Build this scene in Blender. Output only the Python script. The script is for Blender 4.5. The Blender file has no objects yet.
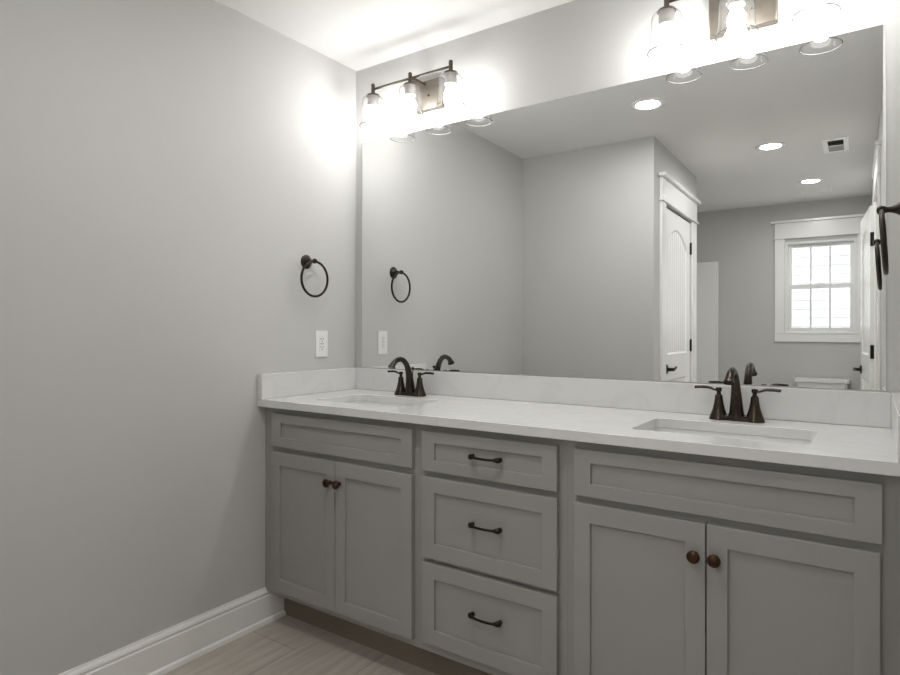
import bpy, bmesh, math, random
from mathutils import Vector, Matrix

S = bpy.context.scene
COL = S.collection
random.seed(7)
R = math.radians

# ------------------------------------------------------------------ camera
cam_d = bpy.data.cameras.new('camera')
cam = bpy.data.objects.new('camera', cam_d)
COL.objects.link(cam)
cam_d.sensor_width = 36.0
cam_d.lens = 611.37 / 900 * 36.0
cam_d.shift_y = -7.33 / 900
cam_d.clip_start = 0.01
cam.location = (2.04408, -2.16525, 1.19262)
cam.rotation_euler = (R(90), 0, R(34.563))
S.camera = cam

# ------------------------------------------------------------------ sky, exposure
W = bpy.data.worlds.new('world'); S.world = W
W.use_nodes = True
nt = W.node_tree
bg = nt.nodes['Background']
bg.inputs['Color'].default_value = (0.93, 0.97, 1.0, 1)
bg.inputs['Strength'].default_value = 8.0
S.view_settings.view_transform = 'Standard'
S.view_settings.look = 'None'
S.view_settings.gamma = 1.0
S.view_settings.use_curve_mapping = False
S.view_settings.exposure = 0.0
S.cycles.sample_clamp_indirect = 6.0
S.cycles.max_bounces = 14
S.cycles.diffuse_bounces = 8
S.cycles.glossy_bounces = 6
S.cycles.transparent_max_bounces = 16

BULB = 105.0        # radiance of the vanity bulbs
CAN = 245.0         # radiance of the recessed lenses
HALL = 22.0        # power of the added fill light in the hall behind the camera

def area_light(name, loc, sx, sy, power, rot=(0, 0, 0)):
    l = bpy.data.lights.new(name, 'AREA'); l.shape = 'RECTANGLE'
    l.size = sx; l.size_y = sy; l.energy = power
    o = bpy.data.objects.new(name, l); COL.objects.link(o)
    o.location = loc; o.rotation_euler = rot
    return o
area_light('hall_fill_light', (3.2, -2.35, 2.40), 0.5, 0.5, HALL)  # unseen fill, added to brighten the room through the doorway

# ------------------------------------------------------------------ materials
def mat(name, col, rough=0.5, metal=0.0, noise=0.0, nscale=20.0, bump=0.0, bscale=200.0, spec=0.5, coat=0.0):
    m = bpy.data.materials.new(name); m.use_nodes = True
    t = m.node_tree; b = t.nodes['Principled BSDF']
    b.inputs['Roughness'].default_value = rough
    b.inputs['Metallic'].default_value = metal
    b.inputs['Specular IOR Level'].default_value = spec
    b.inputs['Coat Weight'].default_value = coat
    tc = t.nodes.new('ShaderNodeTexCoord')
    c = (*col, 1)
    if noise > 0:
        n = t.nodes.new('ShaderNodeTexNoise'); n.inputs['Scale'].default_value = nscale
        n.inputs['Detail'].default_value = 4
        t.links.new(tc.outputs['Object'], n.inputs['Vector'])
        r = t.nodes.new('ShaderNodeValToRGB')
        r.color_ramp.elements[0].position = 0.3; r.color_ramp.elements[1].position = 0.7
        r.color_ramp.elements[0].color = tuple(max(0, v * (1 - noise)) for v in col) + (1,)
        r.color_ramp.elements[1].color = tuple(min(1, v * (1 + noise)) for v in col) + (1,)
        t.links.new(n.outputs['Fac'], r.inputs['Fac'])
        t.links.new(r.outputs['Color'], b.inputs['Base Color'])
    else:
        b.inputs['Base Color'].default_value = c
    if bump > 0:
        n2 = t.nodes.new('ShaderNodeTexNoise'); n2.inputs['Scale'].default_value = bscale
        t.links.new(tc.outputs['Object'], n2.inputs['Vector'])
        bp = t.nodes.new('ShaderNodeBump'); bp.inputs['Strength'].default_value = bump
        bp.inputs['Distance'].default_value = 0.001
        t.links.new(n2.outputs['Fac'], bp.inputs['Height'])
        t.links.new(bp.outputs['Normal'], b.inputs['Normal'])
    return m

M = {}
M['wall'] = mat('wall_paint', (0.53, 0.526, 0.516), 0.75, noise=0.012, nscale=3, bump=0.12, bscale=350, spec=0.3)
M['ceiling'] = mat('ceiling_paint', (0.80, 0.798, 0.788), 0.85, noise=0.01, nscale=3, bump=0.1, bscale=300, spec=0.2)
M['trim'] = mat('white_trim_paint', (0.82, 0.82, 0.805), 0.25, noise=0.01, nscale=5)
M['cab'] = mat('grey_cabinet_paint', (0.30, 0.293, 0.281), 0.42, noise=0.02, nscale=9, bump=0.06, bscale=120)
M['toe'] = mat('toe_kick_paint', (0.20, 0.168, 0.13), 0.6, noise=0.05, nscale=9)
M['porcelain'] = mat('white_porcelain', (0.78, 0.78, 0.77), 0.12, noise=0.01, nscale=4, coat=0.3)
M['acrylic'] = mat('white_acrylic', (0.80, 0.80, 0.785), 0.25, noise=0.01, nscale=4)
M['bronze'] = mat('oil_rubbed_bronze', (0.045, 0.0355, 0.0275), 0.24, metal=0.85, noise=0.3, nscale=40)
M['dark'] = mat('dark_bronze', (0.026, 0.020, 0.016), 0.38, metal=0.75, noise=0.3, nscale=50)
M['knob'] = mat('bronze_knob', (0.06, 0.032, 0.018), 0.32, metal=0.8, noise=0.4, nscale=60)
M['fixture'] = mat('aged_bronze_fixture', (0.085, 0.070, 0.056), 0.45, metal=0.6, noise=0.12, nscale=40)
M['plate'] = mat('brushed_fixture_plate', (0.15, 0.132, 0.110), 0.42, metal=0.75, noise=0.08, nscale=60)
M['socket'] = mat('lamp_socket_metal', (0.32, 0.30, 0.28), 0.45, metal=0.6, noise=0.1, nscale=60)
M['chrome'] = mat('chrome', (0.8, 0.8, 0.8), 0.08, metal=1.0, noise=0.02)
M['plastic'] = mat('white_plastic', (0.78, 0.78, 0.765), 0.3, noise=0.01)
M['register'] = mat('white_register_paint', (0.93, 0.93, 0.92), 0.3, noise=0.01)
M['slot'] = mat('outlet_slot_black', (0.02, 0.02, 0.02), 0.6, noise=0.1)
M['duct'] = mat('duct_dark_grey', (0.10, 0.10, 0.10), 0.7, noise=0.1)
M['louvre'] = mat('louvre_grey', (0.42, 0.42, 0.41), 0.5, noise=0.03)
M['siding'] = mat('white_siding', (0.25, 0.25, 0.25), 0.6, noise=0.02, nscale=6)
M['vinyl'] = mat('white_vinyl', (0.74, 0.74, 0.735), 0.35, noise=0.01)
M['black'] = mat('black_hinge_metal', (0.012, 0.011, 0.010), 0.4, metal=0.5, noise=0.2)
M['hallwall'] = mat('hall_wall_paint', (0.56, 0.545, 0.515), 0.7, noise=0.01, nscale=3)
M['shade_metal'] = mat('mirror_edge', (0.25, 0.28, 0.27), 0.3, metal=0.3, noise=0.05)

def mirror_mat():
    m = bpy.data.materials.new('mirror_silver'); m.use_nodes = True
    t = m.node_tree; t.nodes.clear()
    o = t.nodes.new('ShaderNodeOutputMaterial')
    g = t.nodes.new('ShaderNodeBsdfGlossy'); g.inputs['Roughness'].default_value = 0.0
    g.inputs['Color'].default_value = (0.885, 0.892, 0.885, 1)
    t.links.new(g.outputs[0], o.inputs['Surface'])
    return m
M['mirror'] = mirror_mat()

def glass_mat(name, tint=0.955, edge=None, haze=0.0, rough=0.02):
    # a thin sheet of glass: part is mirrored at the surface, the rest goes straight through;
    # seen edge-on the longer way through the glass takes more of the light
    m = bpy.data.materials.new(name); m.use_nodes = True
    t = m.node_tree; t.nodes.clear()
    o = t.nodes.new('ShaderNodeOutputMaterial')
    f = t.nodes.new('ShaderNodeLayerWeight'); f.inputs['Blend'].default_value = 0.5
    def power(k, mul, add):
        p = t.nodes.new('ShaderNodeMath'); p.operation = 'POWER'; p.inputs[1].default_value = k
        a = t.nodes.new('ShaderNodeMath'); a.operation = 'MULTIPLY_ADD'; a.inputs[1].default_value = mul; a.inputs[2].default_value = add
        t.links.new(f.outputs['Facing'], p.inputs[0]); t.links.new(p.outputs[0], a.inputs[0])
        return a
    tr = t.nodes.new('ShaderNodeBsdfTransparent'); tr.inputs['Color'].default_value = (tint, tint, tint, 1)
    if edge is not None:
        a = power(4.0, edge-tint, tint)
        c = t.nodes.new('ShaderNodeCombineColor')
        for k in range(3): t.links.new(a.outputs[0], c.inputs[k])
        t.links.new(c.outputs[0], tr.inputs['Color'])
    body = tr
    if haze > 0:
        d = t.nodes.new('ShaderNodeBsdfTranslucent'); d.inputs['Color'].default_value = (0.9, 0.9, 0.9, 1)
        hx = t.nodes.new('ShaderNodeMixShader'); hx.inputs['Fac'].default_value = haze
        t.links.new(tr.outputs[0], hx.inputs[1]); t.links.new(d.outputs[0], hx.inputs[2])
        body = hx
    g = t.nodes.new('ShaderNodeBsdfGlossy'); g.inputs['Roughness'].default_value = rough
    g.inputs['Color'].default_value = (1, 1, 1, 1)
    fac = power(5.0, 0.9, 0.05)
    mx = t.nodes.new('ShaderNodeMixShader')
    t.links.new(fac.outputs[0], mx.inputs['Fac'])
    t.links.new(body.outputs[0], mx.inputs[1]); t.links.new(g.outputs[0], mx.inputs[2])
    t.links.new(mx.outputs[0], o.inputs['Surface'])
    return m
M['glass'] = glass_mat('clear_glass_shade', 0.93, edge=0.0, haze=0.010)
M['pane'] = glass_mat('window_glass', 0.965)
M['rim'] = mat('ground_glass_rim', (0.13, 0.13, 0.13), 0.12, noise=0.02, nscale=30)

def emit(name, col, s):
    m = bpy.data.materials.new(name); m.use_nodes = True
    t = m.node_tree; t.nodes.clear()
    o = t.nodes.new('ShaderNodeOutputMaterial'); e = t.nodes.new('ShaderNodeEmission')
    e.inputs['Color'].default_value = (*col, 1); e.inputs['Strength'].default_value = s
    t.links.new(e.outputs[0], o.inputs['Surface'])
    return m
M['bulb'] = emit('glowing_bulb', (1.0, 0.988, 0.965), BULB)
M['lens'] = emit('glowing_lens', (1.0, 0.988, 0.97), CAN)

def quartz_mat():
    m = mat('white_quartz', (0.74, 0.735, 0.725), 0.16)
    t = m.node_tree; b = t.nodes['Principled BSDF']
    tc = t.nodes.new('ShaderNodeTexCoord')
    n = t.nodes.new('ShaderNodeTexNoise'); n.inputs['Scale'].default_value = 3.2
    n.inputs['Detail'].default_value = 8; n.inputs['Distortion'].default_value = 1.6
    t.links.new(tc.outputs['Object'], n.inputs['Vector'])
    r = t.nodes.new('ShaderNodeValToRGB')
    e = r.color_ramp.elements
    e[0].position = 0.46; e[0].color = (0.66, 0.657, 0.652, 1)
    e[1].position = 0.54; e[1].color = (0.66, 0.657, 0.652, 1)
    k = e.new(0.5); k.color = (0.635, 0.631, 0.625, 1)
    t.links.new(n.outputs['Fac'], r.inputs['Fac'])
    t.links.new(r.outputs['Color'], b.inputs['Base Color'])
    return m
M['quartz'] = quartz_mat()

def floor_mat():
    m = mat('plank_tile_floor', (0.5, 0.47, 0.43), 0.38)
    t = m.node_tree; b = t.nodes['Principled BSDF']
    tc = t.nodes.new('ShaderNodeTexCoord')
    mp = t.nodes.new('ShaderNodeMapping')
    mp.inputs['Rotation'].default_value = (0, 0, R(-90))
    mp.inputs['Location'].default_value = (0.015, -0.03, 0)
    t.links.new(tc.outputs['Object'], mp.inputs['Vector'])
    br = t.nodes.new('ShaderNodeTexBrick')
    br.offset = 0.5
    br.inputs['Scale'].default_value = 1.0
    br.inputs['Brick Width'].default_value = 0.6
    br.inputs['Row Height'].default_value = 0.3
    br.inputs['Mortar Size'].default_value = 0.0022
    br.inputs['Color1'].default_value = (0.50, 0.455, 0.405, 1)
    br.inputs['Color2'].default_value = (0.45, 0.41, 0.365, 1)
    br.inputs['Mortar'].default_value = (0.30, 0.275, 0.245, 1)
    t.links.new(mp.outputs[0], br.inputs['Vector'])
    mp2 = t.nodes.new('ShaderNodeMapping'); mp2.inputs['Scale'].default_value = (16, 1.6, 1)
    t.links.new(tc.outputs['Object'], mp2.inputs['Vector'])
    n = t.nodes.new('ShaderNodeTexNoise'); n.inputs['Scale'].default_value = 2.5; n.inputs['Detail'].default_value = 6
    t.links.new(mp2.outputs[0], n.inputs['Vector'])
    r = t.nodes.new('ShaderNodeValToRGB')
    r.color_ramp.elements[0].position = 0.3; r.color_ramp.elements[0].color = (0.80, 0.79, 0.78, 1)
    r.color_ramp.elements[1].position = 0.7; r.color_ramp.elements[1].color = (1.08, 1.07, 1.06, 1)
    t.links.new(n.outputs['Fac'], r.inputs['Fac'])
    mx = t.nodes.new('ShaderNodeMix'); mx.data_type = 'RGBA'; mx.blend_type = 'MULTIPLY'
    mx.inputs[0].default_value = 1.0
    t.links.new(br.outputs['Color'], mx.inputs[6]); t.links.new(r.outputs['Color'], mx.inputs[7])
    t.links.new(mx.outputs[2], b.inputs['Base Color'])
    return m
M['floor'] = floor_mat()

# ------------------------------------------------------------------ mesh helpers
class MB:
    """Collects shapes; build() links them as one mesh object."""
    def __init__(s): s.bm = bmesh.new()
    def quad(s, pts):
        s.bm.faces.new([s.bm.verts.new(p) for p in pts])
    def box(s, x0, x1, y0, y1, z0, z1):
        v = [s.bm.verts.new(p) for p in ((x0,y0,z0),(x1,y0,z0),(x1,y1,z0),(x0,y1,z0),(x0,y0,z1),(x1,y0,z1),(x1,y1,z1),(x0,y1,z1))]
        for f in ((0,3,2,1),(4,5,6,7),(0,1,5,4),(1,2,6,5),(2,3,7,6),(3,0,4,7)):
            s.bm.faces.new([v[i] for i in f])
        return s
    def prism(s, loops, fn, d0, d1):
        """Flat region with holes (loops of 2-D points, the first is the outline), extruded from d0 to d1; fn(u, v, d) -> xyz."""
        for d, flip in ((d0, False), (d1, True)):
            bm2 = bmesh.new(); edges = []
            for lp in loops:
                vs = [bm2.verts.new((p[0], p[1], 0)) for p in lp]
                for i in range(len(vs)): edges.append(bm2.edges.new((vs[i], vs[(i+1) % len(vs)])))
            bmesh.ops.triangle_fill(bm2, use_beauty=True, use_dissolve=False, edges=edges)
            for f in bm2.faces:
                s.bm.faces.new([s.bm.verts.new(fn(v.co.x, v.co.y, d)) for v in f.verts])
            bm2.free()
        for lp in loops:
            for i in range(len(lp)):
                a, b = lp[i], lp[(i+1) % len(lp)]
                s.quad([fn(*a, d0), fn(*b, d0), fn(*b, d1), fn(*a, d1)])
        return s
    def strip(s, la, lb, fn, da, db):
        """Sloped band between two loops of equal length at depths da, db."""
        n = len(la)
        for i in range(n):
            j = (i+1) % n
            s.quad([fn(*la[i], da), fn(*la[j], da), fn(*lb[j], db), fn(*lb[i], db)])
        return s
    def lathe(s, prof, c=(0,0,0), axis='z', n=32, cap0=True, cap1=True):
        """prof: list of (radius, distance along axis)."""
        def P(r, h, a):
            u, v = r*math.cos(a), r*math.sin(a)
            if axis == 'z': q = (u, v, h)
            elif axis == '-z': q = (u, -v, -h)
            elif axis == 'x': q = (h, u, v)
            elif axis == '-x': q = (-h, -u, v)
            elif axis == 'y': q = (v, h, u)
            else: q = (u, -h, v)
            return (c[0]+q[0], c[1]+q[1], c[2]+q[2])
        rings = [[s.bm.verts.new(P(max(r, 1e-5), h, 2*math.pi*i/n)) for i in range(n)] for r, h in prof]
        for a, b in zip(rings, rings[1:]):
            for i in range(n):
                s.bm.faces.new((a[i], a[(i+1) % n], b[(i+1) % n], b[i]))
        if cap0: s.bm.faces.new(list(reversed(rings[0])))
        if cap1: s.bm.faces.new(rings[-1])
        return s
    def tube(s, pts, rad, n=16, closed=False, flat=(1, 1), up=(0, 0, 1)):
        """Sweep of an ellipse along pts; rad one number or one per point."""
        P = [Vector(p) for p in pts]; m = len(P)
        if not isinstance(rad, (list, tuple)): rad = [rad]*m
        rings = []
        ref = Vector(up)
        for i in range(m):
            if closed: t = (P[(i+1) % m]-P[i-1]).normalized()
            else: t = (P[min(i+1, m-1)]-P[max(i-1, 0)]).normalized()
            a = ref - t*ref.dot(t)
            if a.length < 1e-4: a = Vector((1, 0, 0)) - t*t.x
            a.normalize(); b = t.cross(a)
            rings.append([s.bm.verts.new(P[i]+(a*math.cos(2*math.pi*k/n)*flat[0]+b*math.sin(2*math.pi*k/n)*flat[1])*rad[i]) for k in range(n)])
        rg = list(zip(rings, rings[1:])) + ([(rings[-1], rings[0])] if closed else [])
        for a, b in rg:
            for k in range(n):
                s.bm.faces.new((a[k], a[(k+1) % n], b[(k+1) % n], b[k]))
        if not closed:
            s.bm.faces.new(list(reversed(rings[0]))); s.bm.faces.new(rings[-1])
        return s
    def build(s, name, m, parent=None, bevel=0.0, smooth=True, seg=2, weld=True):
        if weld: bmesh.ops.remove_doubles(s.bm, verts=s.bm.verts, dist=1e-6)
        bmesh.ops.recalc_face_normals(s.bm, faces=s.bm.faces)
        off = OFF.get(parent.name, Vector()) if parent else Vector()
        if off.length: bmesh.ops.translate(s.bm, verts=s.bm.verts, vec=-off)
        me = bpy.data.meshes.new(name); s.bm.to_mesh(me); s.bm.free()
        o = bpy.data.objects.new(name, me); COL.objects.link(o)
        me.materials.append(m if not isinstance(m, str) else M[m])
        if smooth:
            for p in me.polygons: p.use_smooth = True
            me.set_sharp_from_angle(angle=R(35))
        if bevel:
            b = o.modifiers.new('bevel', 'BEVEL'); b.width = bevel; b.segments = seg
            b.limit_method = 'ANGLE'; b.angle_limit = R(40); b.harden_normals = False
        if parent:
            o.parent = parent
            OFF[o.name] = off.copy()
        return o
OFF = {}

def root(name, loc, label=None, cat=None, group=None, kind=None, rz=0.0, local=False):
    """An Empty at a thing's base. Parts are given in world coordinates, or in the thing's own when local."""
    o = bpy.data.objects.new(name, None); COL.objects.link(o)
    o.empty_display_size = 0.05
    o.location = loc; o.rotation_euler = (0, 0, rz)
    OFF[o.name] = Vector((0, 0, 0)) if local else Vector(loc)
    tag(o, label, cat, group, kind)
    return o
def tag(o, label=None, cat=None, group=None, kind=None):
    if label: o['label'] = label
    if cat: o['category'] = cat
    if group: o['group'] = group
    if kind: o['kind'] = kind
    return o
def struct(mb, name, m, label, cat, **k):
    return tag(mb.build(name, m, **k), label, cat, kind='structure')
def copy_tree(o, parent=None):
    c = o.copy(); COL.objects.link(c)
    if parent: c.parent = parent
    for ch in [x for x in COL.objects if x.parent == o]: copy_tree(ch, c)
    return c
def rect(u0, u1, v0, v1): return [(u0, v0), (u1, v0), (u1, v1), (u0, v1)]
def rrect(u0, u1, v0, v1, r, n=6):
    out = []
    for cx, cy, a0 in ((u1-r, v0+r, -90), (u1-r, v1-r, 0), (u0+r, v1-r, 90), (u0+r, v0+r, 180)):
        for i in range(n+1):
            a = R(a0 + 90*i/n); out.append((cx+r*math.cos(a), cy+r*math.sin(a)))
    return out

# ------------------------------------------------------------------ the room
CEIL = 2.44
XR = 2.119            # right wall
YB = -1.795           # wall facing the mirror
XJ = 0.931            # closet wall
YE = -3.03           # end of the closet wall
YF = -4.55            # far wall with the window
T = 0.115
# doorway in the right wall
DY0, DY1, DZ = -2.70, -1.985, 2.045

m = MB(); m.box(-T, 4.2, -4.7, T, -0.05, 0.0)
struct(m, 'floor', 'floor', 'pale greige wood-look tile floor in front of the grey vanity', 'floor')
m = MB(); m.box(-T, 4.2, -4.7, T, CEIL, CEIL+0.06)
struct(m, 'ceiling', 'ceiling', 'flat white painted ceiling above the vanity and bathroom', 'ceiling')
m = MB(); m.box(-T, 0, YE, T, 0, CEIL); m.box(-T, 0, YF-T, YE, 0, CEIL)
struct(m, 'wall_left', 'wall', 'plain warm grey wall with towel ring and outlet left of the mirror', 'wall')
m = MB(); m.box(0, XR+T, 0.005, T, 0, CEIL)
struct(m, 'wall_mirror', 'wall', 'warm grey wall that carries the big mirror and both lights', 'wall')
m = MB()
m.box(XR, XR+T, DY1, 0.005, 0, CEIL); m.box(XR, XR+T, YF, DY0, 0, CEIL); m.box(XR, XR+T, DY0, DY1, DZ, CEIL)
struct(m, 'wall_right', 'wall', 'warm grey wall at the right end of the vanity with the open doorway', 'wall')
m = MB(); m.box(0, XJ, YB-0.10, YB, 0, CEIL)
struct(m, 'wall_back', 'wall', 'plain grey wall facing the mirror, seen in its reflection', 'wall')
CD0, CD1 = -2.812, -2.035       # closet door opening
m = MB()
m.box(XJ-0.10, XJ, CD1, YB-0.10, 0, CEIL); m.box(XJ-0.10, XJ, YE, CD0, 0, CEIL); m.box(XJ-0.10, XJ, CD0, CD1, 2.05, CEIL)
m.box(0, XJ-0.10, YE, YE+0.10, 0, CEIL)
struct(m, 'wall_closet', 'wall', 'short grey wall holding the white arch-panel closet door in the mirror', 'wall')
WX0, WX1, WZ0, WZ1 = 1.428, 2.016, 1.188, 2.066   # window opening
m = MB()
m.box(-T, WX0, YF-T, YF, 0, CEIL); m.box(WX1, XR+T, YF-T, YF, 0, CEIL)
m.box(WX0, WX1, YF-T, YF, 0, WZ0); m.box(WX0, WX1, YF-T, YF, WZ1, CEIL)
struct(m, 'wall_far', 'wall', 'grey far wall around the white framed window in the mirror', 'wall')
# the hall beyond the doorway
m = MB(); m.box(4.1, 4.2, YF, T, 0, CEIL); m.box(XR+T, 4.1, -1.0, -0.9, 0, CEIL); m.box(XR+T, 4.1, -3.9, -3.8, 0, CEIL)
struct(m, 'wall_hall', 'hallwall', 'pale wall of the hall beyond the doorway', 'wall')

# baseboards: profile board plus shoe moulding, swept along straight runs
def baseboard(name, a, b, nrm, label):
    """a, b: ends on the wall line (x, y); nrm: the way the board faces."""
    prof = [(0, 0), (0.026, 0), (0.026, 0.006), (0.022, 0.016), (0.0145, 0.02), (0.0145, 0.108), (0.0115, 0.112), (0.0115, 0.117),
            (0.0145, 0.120), (0.0135, 0.128), (0.009, 0.133), (0.0065, 0.137), (0.0065, 0.141), (0, 0.141)]
    m = MB()
    ra = [m.bm.verts.new((a[0]+nrm[0]*d, a[1]+nrm[1]*d, z)) for d, z in prof]
    rb = [m.bm.verts.new((b[0]+nrm[0]*d, b[1]+nrm[1]*d, z)) for d, z in prof]
    n = len(prof)
    for i in range(n):
        m.bm.faces.new((ra[i], ra[(i+1) % n], rb[(i+1) % n], rb[i]))
    m.bm.faces.new(ra); m.bm.faces.new(list(reversed(rb)))
    return struct(m, name, 'trim', label, 'baseboard')
baseboard('baseboard_left', (0, -0.446), (0, YB), (1, 0), 'white baseboard with moulded top along the left wall')
baseboard('baseboard_back', (0.027, YB), (XJ, YB), (0, 1), 'white baseboard along the grey wall facing the mirror')
baseboard('baseboard_far', (0.84, YF), (XR, YF), (0, 1), 'white baseboard under the window on the far wall')
baseboard('baseboard_right', (XR, -0.60), (XR, -1.885), (-1, 0), 'white baseboard on the right wall beside the doorway')

# ------------------------------------------------------------------ vanity cabinets
YFR = -0.535      # face frame front
YDR = -0.555      # door front
ZB, ZT = 0.128, 0.884
def fn_front(u, v, d): return (u, d, v)

def cabinet_front(name, parent, x0, x1, z0, z1, sx, st, sb=None):
    """A shaker front: frame with a recessed flat panel, one mesh."""
    sb = st if sb is None else sb
    m = MB()
    hole = rect(x0+sx, x1-sx, z0+sb, z1-st)
    m.prism([rect(x0, x1, z0, z1), hole], fn_front, YDR, YDR+0.0195)
    m.box(x0+sx-0.004, x1-sx+0.004, YDR+0.0085, YDR+0.016, z0+sb-0.004, z1-st+0.004)
    return m.build(name, 'cab', parent, bevel=0.0016, smooth=False, weld=True)

def knob(parent, x, z):
    m = MB()
    m.lathe([(0.0085, 0), (0.0075, 0.002), (0.0055, 0.005), (0.0055, 0.012), (0.011, 0.0155), (0.0155, 0.019), (0.0162, 0.0225),
             (0.0150, 0.026), (0.0105, 0.0290), (0.0095, 0.0285), (0.005, 0.0305), (0.0002, 0.031)], (x, YDR, z), '-y', 28)
    return m.build('knob', 'knob', parent)

def pull(parent, x, z):
    m = MB()
    pts, rad = [], []
    for i in range(25):
        t = -1 + 2*i/24
        xx = 0.057*t
        a = abs(t)
        y = -0.0085 - 0.0175*(1-a**2.4)
        r = 0.0040 + 0.0052*math.exp(-((a-0.86)/0.16)**2)
        if a > 0.98: r = 0.0052
        pts.append((x+xx, YDR+y, z)); rad.append(r)
    m.tube(pts, rad, 14, flat=(1.0, 0.85))
    for s in (-1, 1):
        m.lathe([(0.0075, 0), (0.0070, 0.004), (0.0060, 0.009)], (x+s*0.049, YDR, z), '-y', 16)
    return m.build('pull', 'dark', parent)

def cabinet_body(parent, x0, x1, openings, left_fill=None, right_fill=None, shell=True):
    m = MB()
    m.prism([rect(x0, x1, ZB, ZT)] + [rect(*o) for o in openings], fn_front, YFR, YFR+0.019)
    m.box(x0, x0+0.016, YFR+0.019, -0.004, ZB, ZT); m.box(x1-0.016, x1, YFR+0.019, -0.004, ZB, ZT)
    m.box(x0+0.016, x1-0.016, YFR+0.019, -0.004, ZB, ZB+0.016); m.box(x0+0.016, x1-0.016, -0.012, -0.004, ZB+0.016, ZT)
    m.box(x0, x0+0.016, -0.430, -0.004, 0, ZB); m.box(x1-0.016, x1, -0.430, -0.004, 0, ZB)
    o = m.build('body', 'cab', parent, smooth=False)
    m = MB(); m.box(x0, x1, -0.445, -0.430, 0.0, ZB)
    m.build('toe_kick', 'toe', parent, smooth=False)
    for n, f in (('filler_strip', left_fill), ('filler_strip', right_fill)):
        if f:
            m = MB(); m.box(f[0], f[1], YFR+0.002, YFR+0.019, ZB, ZT)
            m.build(n, 'cab', parent, smooth=False)
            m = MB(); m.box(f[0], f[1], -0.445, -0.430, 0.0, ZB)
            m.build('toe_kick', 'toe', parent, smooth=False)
    return o

GC = 'grey vanity cabinet units'
XA0, XA1, XB1, XC1 = 0.032, 0.799, 1.330, 2.089
D1 = (0.7300, 0.8607)       # top row heights
# left sink base
c = root('vanity_cabinet', (0.4, -0.28, 0), 'grey shaker sink cabinet with two doors against the left wall', 'cabinet', GC)
cabinet_body(c, XA0, XA1, [(0.075, 0.772, 0.74, 0.85), (0.075, 0.772, 0.165, 0.70)], left_fill=(0.0015, XA0))
cabinet_front('drawer_front', c, 0.0672, 0.7790, *D1, 0.050, 0.0365)
d = cabinet_front('door', c, 0.0650, 0.4195, 0.1545, 0.7085, 0.0485, 0.053, 0.050); knob(d, 0.3965, 0.6305)
d = cabinet_front('door', c, 0.4225, 0.7780, 0.1545, 0.7085, 0.0485, 0.053, 0.050); knob(d, 0.4450, 0.6310)
# drawer base
c = root('vanity_cabinet', (1.065, -0.28, 0), 'grey cabinet with three drawers between the two sink cabinets', 'cabinet', GC)
cabinet_body(c, XA1+0.0005, XB1-0.0005, [(0.835, 1.295, 0.74, 0.85), (0.835, 1.295, 0.455, 0.70), (0.835, 1.295, 0.175, 0.42)])
for z0, z1, st, sb, zp in ((*D1, 0.0365, 0.0385, 0.800), (0.4450, 0.7110, 0.050, 0.050, 0.5875), (0.1620, 0.4295, 0.050, 0.050, 0.3075)):
    d = cabinet_front('drawer', c, 0.8235, 1.3045, z0, z1, 0.0480, st, sb); pull(d, 1.070, zp)
# right sink base
c = root('vanity_cabinet', (1.71, -0.28, 0), 'grey shaker sink cabinet with two doors nearest the right wall', 'cabinet', GC)
cabinet_body(c, XB1, XC1, [(1.365, 2.055, 0.74, 0.85), (1.365, 2.055, 0.165, 0.70)], right_fill=(XC1, XR-0.0015))
cabinet_front('drawer_front', c, 1.3555, 2.0640, *D1, 0.050, 0.0365)
d = cabinet_front('door', c, 1.3555, 1.7045, 0.1545, 0.7105, 0.0485, 0.053, 0.050); knob(d, 1.6805, 0.6305)
d = cabinet_front('door', c, 1.7075, 2.0605, 0.1545, 0.7105, 0.0485, 0.053, 0.050); knob(d, 1.7285, 0.6305)

# ------------------------------------------------------------------ countertop
YC, TS = -0.572, 0.0287
SXL, SXR = 0.420, 1.7015      # sink centres
SW, SY0, SY1 = 0.219, -0.455, -0.190
def fn_top(u, v, d): return (u, v, d)
c = root('countertop', (1.06, -0.29, 0.884), 'long white quartz countertop with two rectangular sink cutouts', 'countertop')
m = MB()
holes = [rrect(s-SW, s+SW, SY0, SY1, 0.022) for s in (SXL, SXR)]
m.prism([rect(0.001, XR-0.001, YC, 0.0045)] + holes, fn_top, 0.8843, 0.914)
m.build('slab', 'quartz', c, bevel=0.0018)
m = MB(); m.box(TS, XR-TS, -TS, 0.0045, 0.9145, 1.0148); m.build('backsplash', 'quartz', c, bevel=0.0014)
m = MB(); m.box(0.001, TS-0.0003, YC, -0.001, 0.9145, 1.0148); m.build('side_splash', 'quartz', c, bevel=0.0014)
m = MB(); m.box(XR-TS+0.0003, XR-0.001, YC, -0.001, 0.9145, 1.0148); m.build('side_splash', 'quartz', c, bevel=0.0014)

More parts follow.
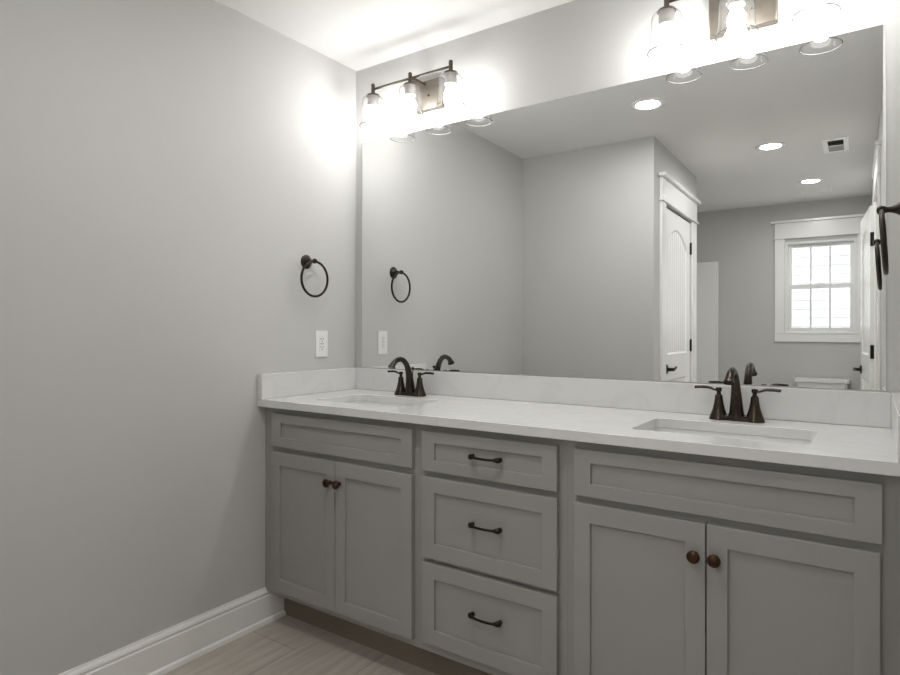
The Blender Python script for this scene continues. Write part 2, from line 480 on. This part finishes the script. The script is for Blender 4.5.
# undermount sinks
def make_sink():
    c = root('undermount_sink', (SXL, (SY0+SY1)/2, 0.88), 'white rectangular undermount sink basin in the left end of the countertop', 'sink', 'undermount sinks', local=True)
    w, dd = SW+0.006, (SY1-SY0)/2+0.006
    m = MB()
    L = [(rrect(-w-0.012, w+0.012, -dd-0.012, dd+0.012, 0.035), 0.0038), (rrect(-w, w, -dd, dd, 0.026), 0.0038),
         (rrect(-w+0.004, w-0.004, -dd+0.004, dd-0.004, 0.026), -0.055), (rrect(-w+0.012, w-0.012, -dd+0.012, dd-0.012, 0.03), -0.110),
         (rrect(-w+0.03, w-0.03, -dd+0.03, dd-0.03, 0.03), -0.130), (rrect(-0.05, 0.05, -0.03, 0.05, 0.029), -0.140)]
    for (a, za), (b, zb) in zip(L, L[1:]): m.strip(a, b, fn_top, za, zb)
    o = m.bm.faces.new([m.bm.verts.new((x, y, -0.140)) for x, y in L[-1][0]])
    m.build('basin', 'porcelain', c)
    m = MB(); m.lathe([(0.026, 0), (0.0265, 0.002), (0.022, 0.0035), (0.018, 0.0025), (0.017, 0.006), (0.001, 0.008)], (0, 0.01, -0.1395), 'z', 28)
    m.build('drain', 'bronze', c)
    m = MB(); m.lathe([(0.011, 0), (0.010, 0.002), (0.006, 0.0025), (0.001, 0.0015)], (0, dd-0.0052, -0.045), '-y', 20)
    m.build('overflow', 'chrome', c)
    return c
s1 = make_sink()
s2 = copy_tree(s1); s2.location.x = SXR
s2['label'] = 'white rectangular undermount sink basin in the right end of the countertop'

# faucets
def make_faucet():
    c = root('faucet', (SXL, -0.108, 0.914), 'dark bronze two-handle faucet behind the left sink', 'faucet', 'bronze centerset faucets', local=True)
    m = MB()
    m.prism([rrect(-0.058, 0.058, -0.023, 0.023, 0.021)], fn_top, 0.0, 0.012)
    m.prism([rrect(-0.054, 0.054, -0.020, 0.020, 0.018)], fn_top, 0.012, 0.016)
    m.build('base_plate', 'bronze', c, bevel=0.002)
    m = MB()
    path = [(0, 0.002, 0.004), (0, 0.002, 0.012), (0, 0.001, 0.022), (0, -0.001, 0.045), (0, -0.004, 0.075), (0, -0.010, 0.100), (0, -0.018, 0.120),
            (0, -0.030, 0.1385), (0, -0.047, 0.152), (0, -0.067, 0.1572), (0, -0.086, 0.154), (0, -0.102, 0.1475), (0, -0.113, 0.1385), (0, -0.118, 0.1325)]
    rad = [0.0265, 0.0255, 0.0215, 0.0190, 0.0158, 0.0136, 0.0123, 0.0115, 0.0110, 0.0107, 0.0106, 0.0108, 0.0114, 0.0122]
    m.tube(path, rad, 24, up=(1, 0, 0))
    sp = m.build('spout', 'bronze', c)
    m = MB(); m.tube([(0, -0.1170, 0.1345), (0, -0.1200, 0.1295), (0, -0.1225, 0.1250), (0, -0.1235, 0.1228)], [0.0118, 0.0142, 0.0165, 0.0155], 24, up=(1, 0, 0))
    m.build('aerator', 'bronze', sp)
    m = MB()
    m.lathe([(0.0022, 0.005), (0.0022, 0.108), (0.0055, 0.110), (0.0070, 0.114), (0.0055, 0.119), (0.001, 0.120)], (0, 0.0180, 0), 'z', 16)
    m.lathe([(0.0065, 0.0), (0.006, 0.004), (0.003, 0.007)], (0, 0.0180, 0), 'z', 16)
    m.build('lift_rod', 'bronze', c)
    for s in (-1, 1):
        m = MB()
        m.lathe([(0.0285, 0), (0.0283, 0.004), (0.0262, 0.007), (0.0255, 0.012), (0.0222, 0.020), (0.0185, 0.031), (0.0155, 0.043), (0.0132, 0.055),
                 (0.0118, 0.066), (0.0112, 0.070), (0.0118, 0.072), (0.0108, 0.075), (0.0072, 0.078), (0.0062, 0.083), (0.0068, 0.087), (0.0092, 0.089),
                 (0.0095, 0.096), (0.0080, 0.099), (0.001, 0.100)], (s*0.051, 0, 0), 'z', 32)
        h = m.build('handle', 'bronze', c)
        m = MB()
        m.tube([(s*0.054, 0, 0.092), (s*0.064, 0, 0.092), (s*0.072, 0, 0.0955), (s*0.082, 0, 0.0985), (s*0.100, 0, 0.0990), (s*0.122, 0, 0.0975), (s*0.1225, 0, 0.0975)],
               [0.0050, 0.0050, 0.0056, 0.0064, 0.0068, 0.0066, 0.0030], 16, flat=(0.72, 1.0))
        m.build('lever', 'bronze', h)
    return c
f1 = make_faucet()
f2 = copy_tree(f1); f2.location.x = SXR
f2['label'] = 'dark bronze two-handle faucet behind the right sink'

# ------------------------------------------------------------------ mirror (leans a little off the wall, more so at its left end)
TH, PH = 0.0081, 0.0025
def my(x, z):
    # a large sheet on adhesive: a touch flatter to the wall at its left end
    return -0.0055 + TH*(x-1.06) + PH*(z-1.55) + 0.0055*max(0.0, 0.52-x)**2
MX0, MX1, MZ0, MZ1 = 0.0540, 2.0795, 1.0168, 2.0785
c = root('wall_mirror', (1.06, 0, MZ0), 'wide frameless wall mirror between the countertop splash and the lights', 'mirror')
m = MB()
be = 0.0070
inn = [(MX0+0.0035, MZ0+0.0008), (MX1-be, MZ0+0.0008), (MX1-be, MZ1-0.0008), (MX0+0.0035, MZ1-0.0008)]
out = [(MX0, MZ0), (MX1, MZ0), (MX1, MZ1), (MX0, MZ1)]
NX = 48
xs = [inn[0][0]+(inn[1][0]-inn[0][0])*k/NX for k in range(NX+1)]
lo = [m.bm.verts.new((x, my(x, inn[0][1]), inn[0][1])) for x in xs]
hi = [m.bm.verts.new((x, my(x, inn[2][1]), inn[2][1])) for x in xs]
for k in range(NX): m.bm.faces.new((lo[k], lo[k+1], hi[k+1], hi[k]))
def edge_y(i):
    x, z = out[i]
    return my(x, z) + 0.0006
for i in range(4):
    j = (i+1) % 4
    m.quad([(inn[i][0], my(*inn[i]), inn[i][1]), (inn[j][0], my(*inn[j]), inn[j][1]), (out[j][0], edge_y(j), out[j][1]), (out[i][0], edge_y(i), out[i][1])])
m.build('mirror_glass', 'mirror', c, smooth=True, weld=False)
m = MB()
fr = [(x, my(x, z)+0.0008, z) for x, z in out]
bk = [(x, 0.0047, z) for x, z in out]
for i in range(4):
    j = (i+1) % 4
    m.quad([fr[i], fr[j], bk[j], bk[i]])
m.quad(bk)
m.build('backing', 'shade_metal', c, smooth=False)

# ------------------------------------------------------------------ vanity lights
def make_light():
    X0, Y0 = 0.426, -0.116
    c = root('vanity_light', (X0, 0, 2.22), 'three-lamp bronze vanity light with clear glass shades above the left sink', 'light', 'vanity lights above the mirror', local=True)
    zb = 2.2655-2.22
    m = MB(); m.prism([rect(-0.100, 0.100, 2.157-2.22, 2.283-2.22)], fn_front, -0.024, 0.0048)
    p = m.build('back_plate', 'plate', c, bevel=0.003)
    m = MB(); m.lathe([(0.005, 0), (0.005, 0.003), (0.003, 0.006), (0.0005, 0.007)], (0.030, -0.024, 2.215-2.22), '-y', 14)
    m.build('screw', 'dark', p)
    m = MB(); m.box(-0.014, 0.014, Y0, -0.024, zb-0.006, zb+0.006)
    m.build('arm', 'fixture', c, bevel=0.0015)
    m = MB(); m.tube([(-0.21, Y0, zb), (0.21, Y0, zb)], 0.0052, 14)
    m.build('bar', 'fixture', c)
    for i in (-1, 0, 1):
        x = 0.21*i
        m = MB()
        m.lathe([(0.0085, 2.240-2.22), (0.0085, 2.286-2.22), (0.0065, 2.290-2.22), (0.001, 2.291-2.22)], (x, Y0, 0), 'z', 20)
        m.lathe([(0.0295, 2.2335-2.22), (0.0300, 2.236-2.22), (0.0280, 2.240-2.22), (0.012, 2.243-2.22), (0.0085, 2.246-2.22)], (x, Y0, 0), 'z', 28)
        h = m.build('lamp_holder', 'fixture', c)
        m = MB(); m.lathe([(0.0235, 2.190-2.22), (0.0250, 2.192-2.22), (0.0250, 2.2335-2.22)], (x, Y0, 0), 'z', 28)
        m.build('socket', 'socket', h)
        m = MB()
        prof = [(0.0270, 2.2325), (0.0360, 2.2310), (0.0435, 2.2255), (0.0480, 2.2160), (0.0497, 2.2040), (0.0505, 2.1850), (0.0515, 2.1600), (0.0530, 2.1350),
                (0.0560, 2.1150), (0.0595, 2.1020)]
        m.lathe([(r, z-2.22) for r, z in prof], (x, Y0, 0), 'z', 48, cap0=False, cap1=False)
        g = m.build('glass_shade', 'glass', c)
        m = MB()
        m.tube([(x+0.0595*math.cos(2*math.pi*k/48), Y0+0.0595*math.sin(2*math.pi*k/48), 2.102-2.22) for k in range(48)], 0.0016, 8, closed=True)
        m.build('rim', 'rim', g)
        m = MB()
        m.lathe([(0.011, 2.190), (0.013, 2.183), (0.019, 2.172), (0.0255, 2.158), (0.0275, 2.146), (0.0255, 2.134), (0.018, 2.125), (0.008, 2.1205), (0.0005, 2.1195)],
                (x, Y0, -2.22), 'z', 24)
        m.build('bulb', 'bulb', c)
    return c
l1 = make_light()
l2 = copy_tree(l1); l2.location.x = 1.703
l2['label'] = 'three-lamp bronze vanity light with clear glass shades above the right sink'

# ------------------------------------------------------------------ towel rings, outlet
def make_ring():
    c = root('towel_ring', (0, -0.3125, 1.4925), 'dark bronze towel ring on the left wall above the outlet', 'towel ring', 'bronze towel rings', local=True)
    m = MB()
    m.lathe([(0.0305, 0), (0.0305, 0.004), (0.0280, 0.007), (0.0235, 0.009), (0.0215, 0.013), (0.0165, 0.017), (0.0125, 0.023), (0.0090, 0.031), (0.0070, 0.038), (0.0072, 0.044),
             (0.0098, 0.048), (0.0112, 0.054), (0.0098, 0.060), (0.0070, 0.0635), (0.001, 0.0645)], (0.0002, 0, 0), 'x', 32)
    m.build('wall_post', 'dark', c)
    m = MB(); RR = 0.0755
    m.tube([(0.0545, 0.0015+RR*math.sin(2*math.pi*k/64), -RR-0.001+RR*math.cos(2*math.pi*k/64)) for k in range(64)], 0.0053, 14, closed=True, up=(1, 0, 0))
    o = m.build('ring', 'dark', c)
    o.rotation_euler.y = 0.015
    return c
r1 = make_ring()
r2 = copy_tree(r1); r2.location = (XR, -0.3225, 1.4880); r2.rotation_euler.z = math.pi
[x for x in COL.objects if x.parent == r2 and x.name.startswith('ring')][0].rotation_euler.y = 0.062
r2['label'] = 'dark bronze towel ring on the right wall at the mirror edge'

c = root('wall_outlet', (0, -0.2235, 1.1315), 'white outlet with rectangular cover plate on the left wall below the towel ring', 'outlet')
OFF[c.name] = Vector((0, -0.2185, 1.1315))
def fn_left(u, v, d): return (d, u, v)
m = MB(); m.prism([rrect(-0.2535, -0.1835, 1.0725, 1.1905, 0.003, 3), rect(-0.2355, -0.2015, 1.0985, 1.1655)], fn_left, 0.0003, 0.006)
m.build('cover_plate', 'plastic', c, bevel=0.0012)
m = MB(); m.box(0.0003, 0.0068, -0.2350, -0.2020, 1.0990, 1.1650)
rc = m.build('receptacle', 'plastic', c, bevel=0.001)
for zc in (1.1500, 1.1140):
    m = MB()
    m.box(0.0066, 0.0072, -0.2265, -0.2245, zc-0.001, zc+0.0085); m.box(0.0066, 0.0072, -0.2135, -0.2115, zc-0.001, zc+0.0070)
    m.lathe([(0.0026, 0), (0.0026, 0.0006)], (0.0066, -0.2185, zc-0.0075), 'x', 12)
    m.build('socket_hole', 'slot', rc, smooth=False)
for yc in (-0.2245, -0.2125):
    m = MB(); m.box(0.0066, 0.0078, yc-0.0045, yc+0.0045, 1.1290, 1.1340); m.build('test_button', 'louvre', rc, bevel=0.0004)

# ------------------------------------------------------------------ recessed lights and vents
CANG = 'recessed ceiling lights in the mirror'
def make_can():
    c = root('recessed_light', (1.053, -1.225, CEIL), 'round recessed ceiling light nearest the mirror, over the vanity alcove', 'light', CANG, local=True)
    m = MB(); m.lathe([(0.0615, -0.0008), (0.062, -0.0030), (0.070, -0.0065), (0.088, -0.0060), (0.094, -0.0025), (0.0945, -0.0003)], (0, 0, 0), 'z', 48, cap0=False, cap1=False)
    m.build('trim_ring', 'trim', c)
    m = MB(); m.lathe([(0.0610, -0.0005), (0.0610, -0.0015), (0.045, -0.0026), (0.001, -0.0030)], (0, 0, 0), 'z', 40)
    m.build('lens', 'lens', c)
    return c
k1 = make_can()
k2 = copy_tree(k1); k2.location = (1.527, -2.435, CEIL); k2['label'] = 'round recessed ceiling light between the other two, beside the square ceiling register'
k3 = copy_tree(k1); k3.location = (1.693, -3.665, CEIL); k3['label'] = 'round recessed ceiling light closest to the window wall'

c = root('air_register', (1.893, -2.637, CEIL), 'white ceiling register with two dark louvred openings reflected in the mirror', 'vent')
def fn_down(u, v, d): return (u, v, d)
m = MB()
m.prism([rect(1.820, 1.967, -2.800, -2.474), rect(1.850, 1.937, -2.632, -2.500), rect(1.850, 1.937, -2.774, -2.642)], fn_down, CEIL-0.008, CEIL-0.0005)
m.build('frame', 'register', c, bevel=0.002)
m = MB(); m.box(1.848, 1.939, -2.776, -2.498, CEIL-0.0012, CEIL-0.0004); m.build('duct_opening', 'duct', c, smooth=False)
for (y0, y1, tilt) in ((-2.632, -2.500, -1), (-2.774, -2.642, 1)):
    m = MB()
    for k in range(7):
        yc = y0 + (k+0.5)*(y1-y0)/7
        m.quad([(1.8505, yc-0.006*tilt, CEIL-0.0075), (1.9365, yc-0.006*tilt, CEIL-0.0075), (1.9365, yc+0.006*tilt, CEIL-0.0015), (1.8505, yc+0.006*tilt, CEIL-0.0015)])
    m.build('louvre', 'louvre', c, smooth=False)
c = root('exhaust_grille', (1.712, -4.055, CEIL), 'flat white rectangular ceiling grille near the window, beside the last recessed light', 'vent')
m = MB(); m.prism([rect(1.595, 1.828, -4.150, -3.965), rect(1.612, 1.811, -4.133, -3.982)], fn_down, CEIL-0.005, CEIL-0.0005); m.build('frame', 'register', c, bevel=0.002)
m = MB()
for k in range(9):
    y = -4.131 + k*0.0167
    m.box(1.612, 1.811, y, y+0.0145, CEIL-0.0045, CEIL-0.001)
m.build('slat', 'register', c, smooth=False)

# ------------------------------------------------------------------ doors
def arch(u0, u1, v0, v1, rise, n=14):
    """Rectangle whose top edge is an arch rising above v1 in the middle."""
    lp = [(u0, v0), (u1, v0), (u1, v1)]
    for i in range(1, n):
        t = i/n; u = u1+(u0-u1)*t
        lp.append((u, v1+rise*math.sin(math.pi*t)**0.8))
    lp.append((u0, v1))
    return lp
def inset(lp, d):
    cu = sum(p[0] for p in lp)/len(lp); out = []
    n = len(lp)
    for i in range(n):
        a = Vector(lp[i-1]); b = Vector(lp[i]); c2 = Vector(lp[(i+1) % n])
        n1 = Vector((-(b-a).y, (b-a).x)).normalized(); n2 = Vector((-(c2-b).y, (c2-b).x)).normalized()
        k = (n1+n2); k = k/max(0.3, k.dot(n1)) if k.length > 1e-6 else n1
        out.append((b.x+k.x*d, b.y+k.y*d))
    return out
def door_slab(parent, w, h, name='door_panel'):
    """Local: u from 0 (hinge) to w along +X, thickness along Y (faces at -0.0175 and +0.0175), z from 0.01 to h."""
    m = MB()
    st = 0.105
    up = arch(st, w-st, 1.035, 1.815, 0.11)
    lo = rect(st, w-st, 0.21, 0.86)
    fn = lambda u, v, d: (u, d, v)
    m.prism([rect(0, w, 0.01, h), up, lo], fn, -0.0175, 0.0175)
    for lp in (up, lo):
        ins = inset(lp, 0.016)
        for s in (-1, 1):
            m.strip(lp, ins, fn, s*0.0175, s*0.0070)
        # bead boards filling the field, grooves between them
    n = 9
    for (v0, v1) in ((0.22, 0.85), (1.045, 1.93)):
        for k in range(n):
            ua = st+0.012+(w-2*st-0.024)*k/n; ub = st+0.012+(w-2*st-0.024)*(k+1)/n
            top = v1
            if v1 > 1.5:
                uc = (ua+ub)/2; t = min(max((uc-st)/(w-2*st), 0.02), 0.98)
                top = 1.81+0.11*math.sin(math.pi*t)**0.8
            lp = [(ua, -0.0045), (ua+0.006, -0.0090), (ub-0.006, -0.0090), (ub, -0.0045), (ub, 0.0045), (ub-0.006, 0.0090), (ua+0.006, 0.0090), (ua, 0.0045)]
            m.prism([lp], lambda a, b, d: (a, b, d), v0, top)
    return m.build(name, 'trim', parent, smooth=False)
def lever_handle(parent, u, z, side, toward):
    m = MB()
    ax = '-y' if side < 0 else 'y'
    m.lathe([(0.033, 0.0), (0.033, 0.005), (0.028, 0.009), (0.013, 0.012), (0.011, 0.045), (0.012, 0.052)], (u, side*0.0176, z), ax, 24)
    m.tube([(u, side*0.062, z), (u+toward*0.02, side*0.064, z), (u+toward*0.055, side*0.064, z+0.004), (u+toward*0.09, side*0.062, z+0.010), (u+toward*0.112, side*0.060, z+0.010)],
           [0.011, 0.0115, 0.0100, 0.0085, 0.005], 14, flat=(1, 0.7))
    return m.build('door_handle', 'black', parent)

# closet door, closed, in the closet wall
c = root('door_1', (XJ-0.0175, CD0+0.004, 0), 'closed white arch-panel closet door under a tall header, reflected in the mirror', 'door', kind='structure', rz=R(90), local=True)
sl = door_slab(c, CD1-CD0-0.008, 2.035)
lever_handle(c, CD1-CD0-0.008-0.066, 0.937, -1, -1)
for z in (0.30, 1.09, 1.838):
    m = MB(); m.box(-0.010, 0.004, -0.024, -0.0176, z-0.045, z+0.045); m.tube([(-0.004, -0.0255, z-0.046), (-0.004, -0.0255, z+0.046)], 0.006, 12)
    m.build('hinge', 'black', c, smooth=False)
def casing_local(parent, u0, u1, zt, face, wl=0.1, wr=0.1, cap=0.026, th=0.018):
    """Craftsman casing round an opening u0..u1, local frame with its wall face at y = face (room side is -y)."""
    m = MB(); m.box(u0-wl, u0, face-th, face, 0, zt); m.build('casing_leg', 'trim', parent, bevel=0.002)
    m = MB(); m.box(u1, u1+wr, face-th, face, 0, zt); m.build('casing_leg', 'trim', parent, bevel=0.002)
    m = MB()
    m.box(u0-wl-0.012, u1+wr+0.012, face-th-cap*0.46, face, zt, zt+0.016)
    m.box(u0-wl, u1+wr, face-th-0.002, face, zt+0.016, zt+0.160)
    m.box(u0-wl-0.022, u1+wr+0.022, face-th-cap, face, zt+0.160, zt+0.182)
    m.build('header', 'trim', parent, bevel=0.002)
casing_local(c, -0.012, CD1-CD0-0.004, 2.052, -0.0177, wl=0.150, wr=0.105)

# entry door, swung wide open against the right wall
c = root('door_2', (2.100, -2.765, 0), 'white panel door standing open against the right wall, seen edge-on in the mirror', 'door', kind='structure', rz=R(-94.2), local=True)
door_slab(c, 0.665, 2.035)
lever_handle(c, 0.605, 0.915, -1, -1)
lever_handle(c, 0.605, 0.915, 1, -1)
for z in (0.30, 1.062, 1.812):
    m = MB(); m.box(-0.0025, -0.0002, -0.017, 0.016, z-0.046, z+0.046); m.tube([(-0.006, 0.0135, z-0.048), (-0.006, 0.0135, z+0.048)], 0.0070, 12)
    m.box(-0.012, -0.0095, -0.004, 0.0165, z-0.046, z+0.046)
    m.build('hinge', 'black', c, smooth=False)
# its casing and jamb
c = root('trim_1', (XR, (DY0+DY1)/2, 0), 'white casing and jamb round the doorway in the right wall', 'trim', kind='structure', rz=R(-90), local=True)
# local u runs along -Y: world y = cy - u ; local -y is world -x
hw = (DY1-DY0)/2
casing_local(c, -hw, hw, 2.052, -0.0005, wl=0.085, wr=0.060, cap=0.010, th=0.014)
m = MB(); m.box(-hw, -hw+0.018, 0, T, 0, DZ); m.box(hw-0.018, hw, 0, T, 0, DZ); m.box(-hw+0.018, hw-0.018, 0, T, DZ-0.018, DZ)
m.build('jamb', 'trim', c)

# ------------------------------------------------------------------ window
c = root('window_1', (1.722, YF, WZ0), 'white double-hung window with muntins and wide casing on the far wall', 'window', kind='structure')
Y = YF
m = MB(); m.box(1.343, WX0, Y, Y+0.018, WZ0-0.005, 2.095); m.build('casing_leg', 'trim', c, bevel=0.002)
m = MB(); m.box(WX1, 2.101, Y, Y+0.018, WZ0-0.005, 2.095); m.build('casing_leg', 'trim', c, bevel=0.002)
m = MB(); m.box(1.343, 2.101, Y, Y+0.018, 1.104, WZ0-0.005); m.box(1.428, 2.016, Y, Y+0.024, WZ0-0.007, WZ0+0.002); m.build('apron', 'trim', c, bevel=0.002)
m = MB()
m.box(1.330, 2.112, Y, Y+0.030, 2.095, 2.108); m.box(1.343, 2.101, Y, Y+0.020, 2.108, 2.248); m.box(1.312, 2.117, Y, Y+0.044, 2.248, 2.270)
m.build('header', 'trim', c, bevel=0.002)
fnw = lambda u, v, d: (u, d, v)
m = MB(); m.prism([rect(WX0, WX1, WZ0, WZ1), rect(WX0+0.028, WX1-0.028, WZ0+0.022, WZ1-0.022)], fnw, Y-0.100, Y-0.005)
m.build('window_frame', 'vinyl', c, bevel=0.002)
ux0, ux1 = WX0+0.028, WX1-0.028
gx0, gx1 = 1.486, 1.958
zm = 1.634
def sash(zlo, zhi, glo, ghi, y0, y1):
    m = MB(); m.prism([rect(ux0, ux1, zlo, zhi), rect(gx0, gx1, glo, ghi)], fnw, y0, y1)
    s = m.build('sash', 'vinyl', c, bevel=0.002)
    yc = (y0+y1)/2
    m = MB(); m.box(gx0-0.004, gx1+0.004, yc-0.002, yc+0.002, glo-0.004, ghi+0.004); m.build('pane', 'pane', s, smooth=False)
    for x in (gx0+(gx1-gx0)/3, gx0+2*(gx1-gx0)/3):
        m = MB(); m.box(x-0.008, x+0.008, yc-0.008, yc+0.008, glo, ghi); m.build('muntin', 'vinyl', s, smooth=False)
sash(1.614, WZ1-0.022, 1.655, 2.012, Y-0.092, Y-0.062)
sash(WZ0+0.022, 1.652, 1.240, 1.612, Y-0.058, Y-0.026)
m = MB(); m.box(1.695, 1.749, Y-0.044, Y-0.024, 1.652, 1.657); m.lathe([(0.009, 0), (0.008, 0.003), (0.001, 0.004)], (1.722, Y-0.034, 1.657), 'z', 14)
m.build('sash_lock', 'vinyl', c, smooth=False)

# neighbouring house outside the window: overlapping lap siding
c = root('neighbouring_house', (1.5, -12.8, -1.0), 'white lap-sided house wall seen through the window', 'house')
m = MB()
x0, x1 = -5.0, 8.0
z = -1.0
while z < 5.4:
    m.quad([(x0, -12.60, z), (x1, -12.60, z), (x1, -12.616, z+0.185), (x0, -12.616, z+0.185)])
    m.quad([(x0, -12.616, z), (x1, -12.616, z), (x1, -12.60, z), (x0, -12.60, z)])
    z += 0.180
m.build('siding', 'siding', c, smooth=False, weld=False)
m = MB(); m.box(x0, x1, -16.0, -12.64, -1.0, 5.4); m.build('wall', 'siding', c, smooth=False)
m = MB(); m.prism([[(-16.4, 5.4), (-12.2, 5.4), (-14.3, 7.2)]], lambda a, b, d: (d, a, b), x0-0.3, x1+0.3); m.build('roof', 'duct', c, smooth=False)
m = MB(); m.box(-25, 30, -40, -4.8, -1.05, -1.0)
struct(m, 'ground', 'siding', 'pale ground outside the window', 'ground')

# ------------------------------------------------------------------ bathtub-shower unit in the alcove, toilet under the window
c = root('tub_shower_unit', (0.42, -3.80, 0), 'white moulded tub and shower surround at the far end, only its end panel visible', 'bathtub')
m = MB()
TX1 = 0.785
loops = [(rect(0.012, TX1, YF+0.012, YE-0.012), 0.0), (rect(0.012, TX1, YF+0.012, YE-0.012), 0.45)]
m.strip(loops[0][0], loops[1][0], fn_top, 0.0, 0.45)
ta = rect(0.012, TX1, YF+0.012, YE-0.012)
def rr(lp0, d, r): return rrect(0.012+d, TX1-d, YF+0.012+d, YE-0.012-d, r)
m.prism([ta, rr(ta, 0.07, 0.12)], fn_top, 0.44, 0.45)
m.strip(rr(ta, 0.07, 0.12), rr(ta, 0.13, 0.12), fn_top, 0.45, 0.08)
m.bm.faces.new([m.bm.verts.new((x, y, 0.08)) for x, y in rr(ta, 0.13, 0.12)])
m.build('tub', 'acrylic', c)
m = MB()
m.box(0.012, 0.030, YF+0.012, YE-0.012, 0.45, 1.915)
m.box(0.030, 0.815, YF+0.012, YF+0.030, 0.45, 1.915); m.box(0.030, 0.815, YE-0.030, YE-0.012, 0.45, 1.915)
m.build('surround', 'acrylic', c, bevel=0.006)
m = MB(); m.box(0.815, 0.835, YF+0.012, YF+0.018, 0.0, 1.915); m.build('flange', 'acrylic', c, bevel=0.003)

c = root('toilet', (1.74, -4.2, 0), 'white toilet with low tank under the window', 'toilet')
tx = 1.740
m = MB(); m.prism([rrect(tx-0.200, tx+0.200, YF+0.018, -4.345, 0.03)], fn_top, 0.38, 0.735); m.build('tank', 'porcelain', c, bevel=0.006)
m = MB(); m.prism([rrect(tx-0.218, tx+0.218, YF+0.012, -4.330, 0.035)], fn_top, 0.737, 0.772); m.build('tank_lid', 'porcelain', c, bevel=0.008)
def oval(a, b, cx, cy, n=32): return [(cx+a*math.cos(2*math.pi*k/n), cy+b*math.sin(2*math.pi*k/n)) for k in range(n)]
m = MB()
L = [(oval(0.105, 0.20, tx, -4.20), 0.0), (oval(0.10, 0.19, tx, -4.19), 0.14), (oval(0.15, 0.22, tx, -4.14), 0.28), (oval(0.185, 0.245, tx, -4.09), 0.385), (oval(0.185, 0.245, tx, -4.09), 0.40),
     (oval(0.14, 0.20, tx, -4.08), 0.40), (oval(0.10, 0.15, tx, -4.09), 0.26)]
for (a, za), (b, zb_) in zip(L, L[1:]): m.strip(a, b, fn_top, za, zb_)
m.bm.faces.new([m.bm.verts.new((x, y, 0.26)) for x, y in L[-1][0]])
m.build('bowl', 'porcelain', c)
m = MB(); m.prism([oval(0.188, 0.235, tx, -4.085), oval(0.125, 0.165, tx, -4.07)], fn_top, 0.402, 0.420); m.build('seat', 'plastic', c, bevel=0.004)
m = MB(); m.prism([oval(0.186, 0.233, tx, -4.085)], fn_top, 0.422, 0.436); m.build('seat_lid', 'plastic', c, bevel=0.004)
m = MB(); m.lathe([(0.016, 0), (0.015, 0.006), (0.006, 0.008), (0.006, 0.022)], (tx+0.135, -4.345, 0.675), 'y', 16)
m.tube([(tx+0.135, -4.321, 0.675), (tx+0.10, -4.318, 0.672), (tx+0.06, -4.316, 0.664)], [0.007, 0.006, 0.008], 10)
m.build('flush_lever', 'chrome', c)
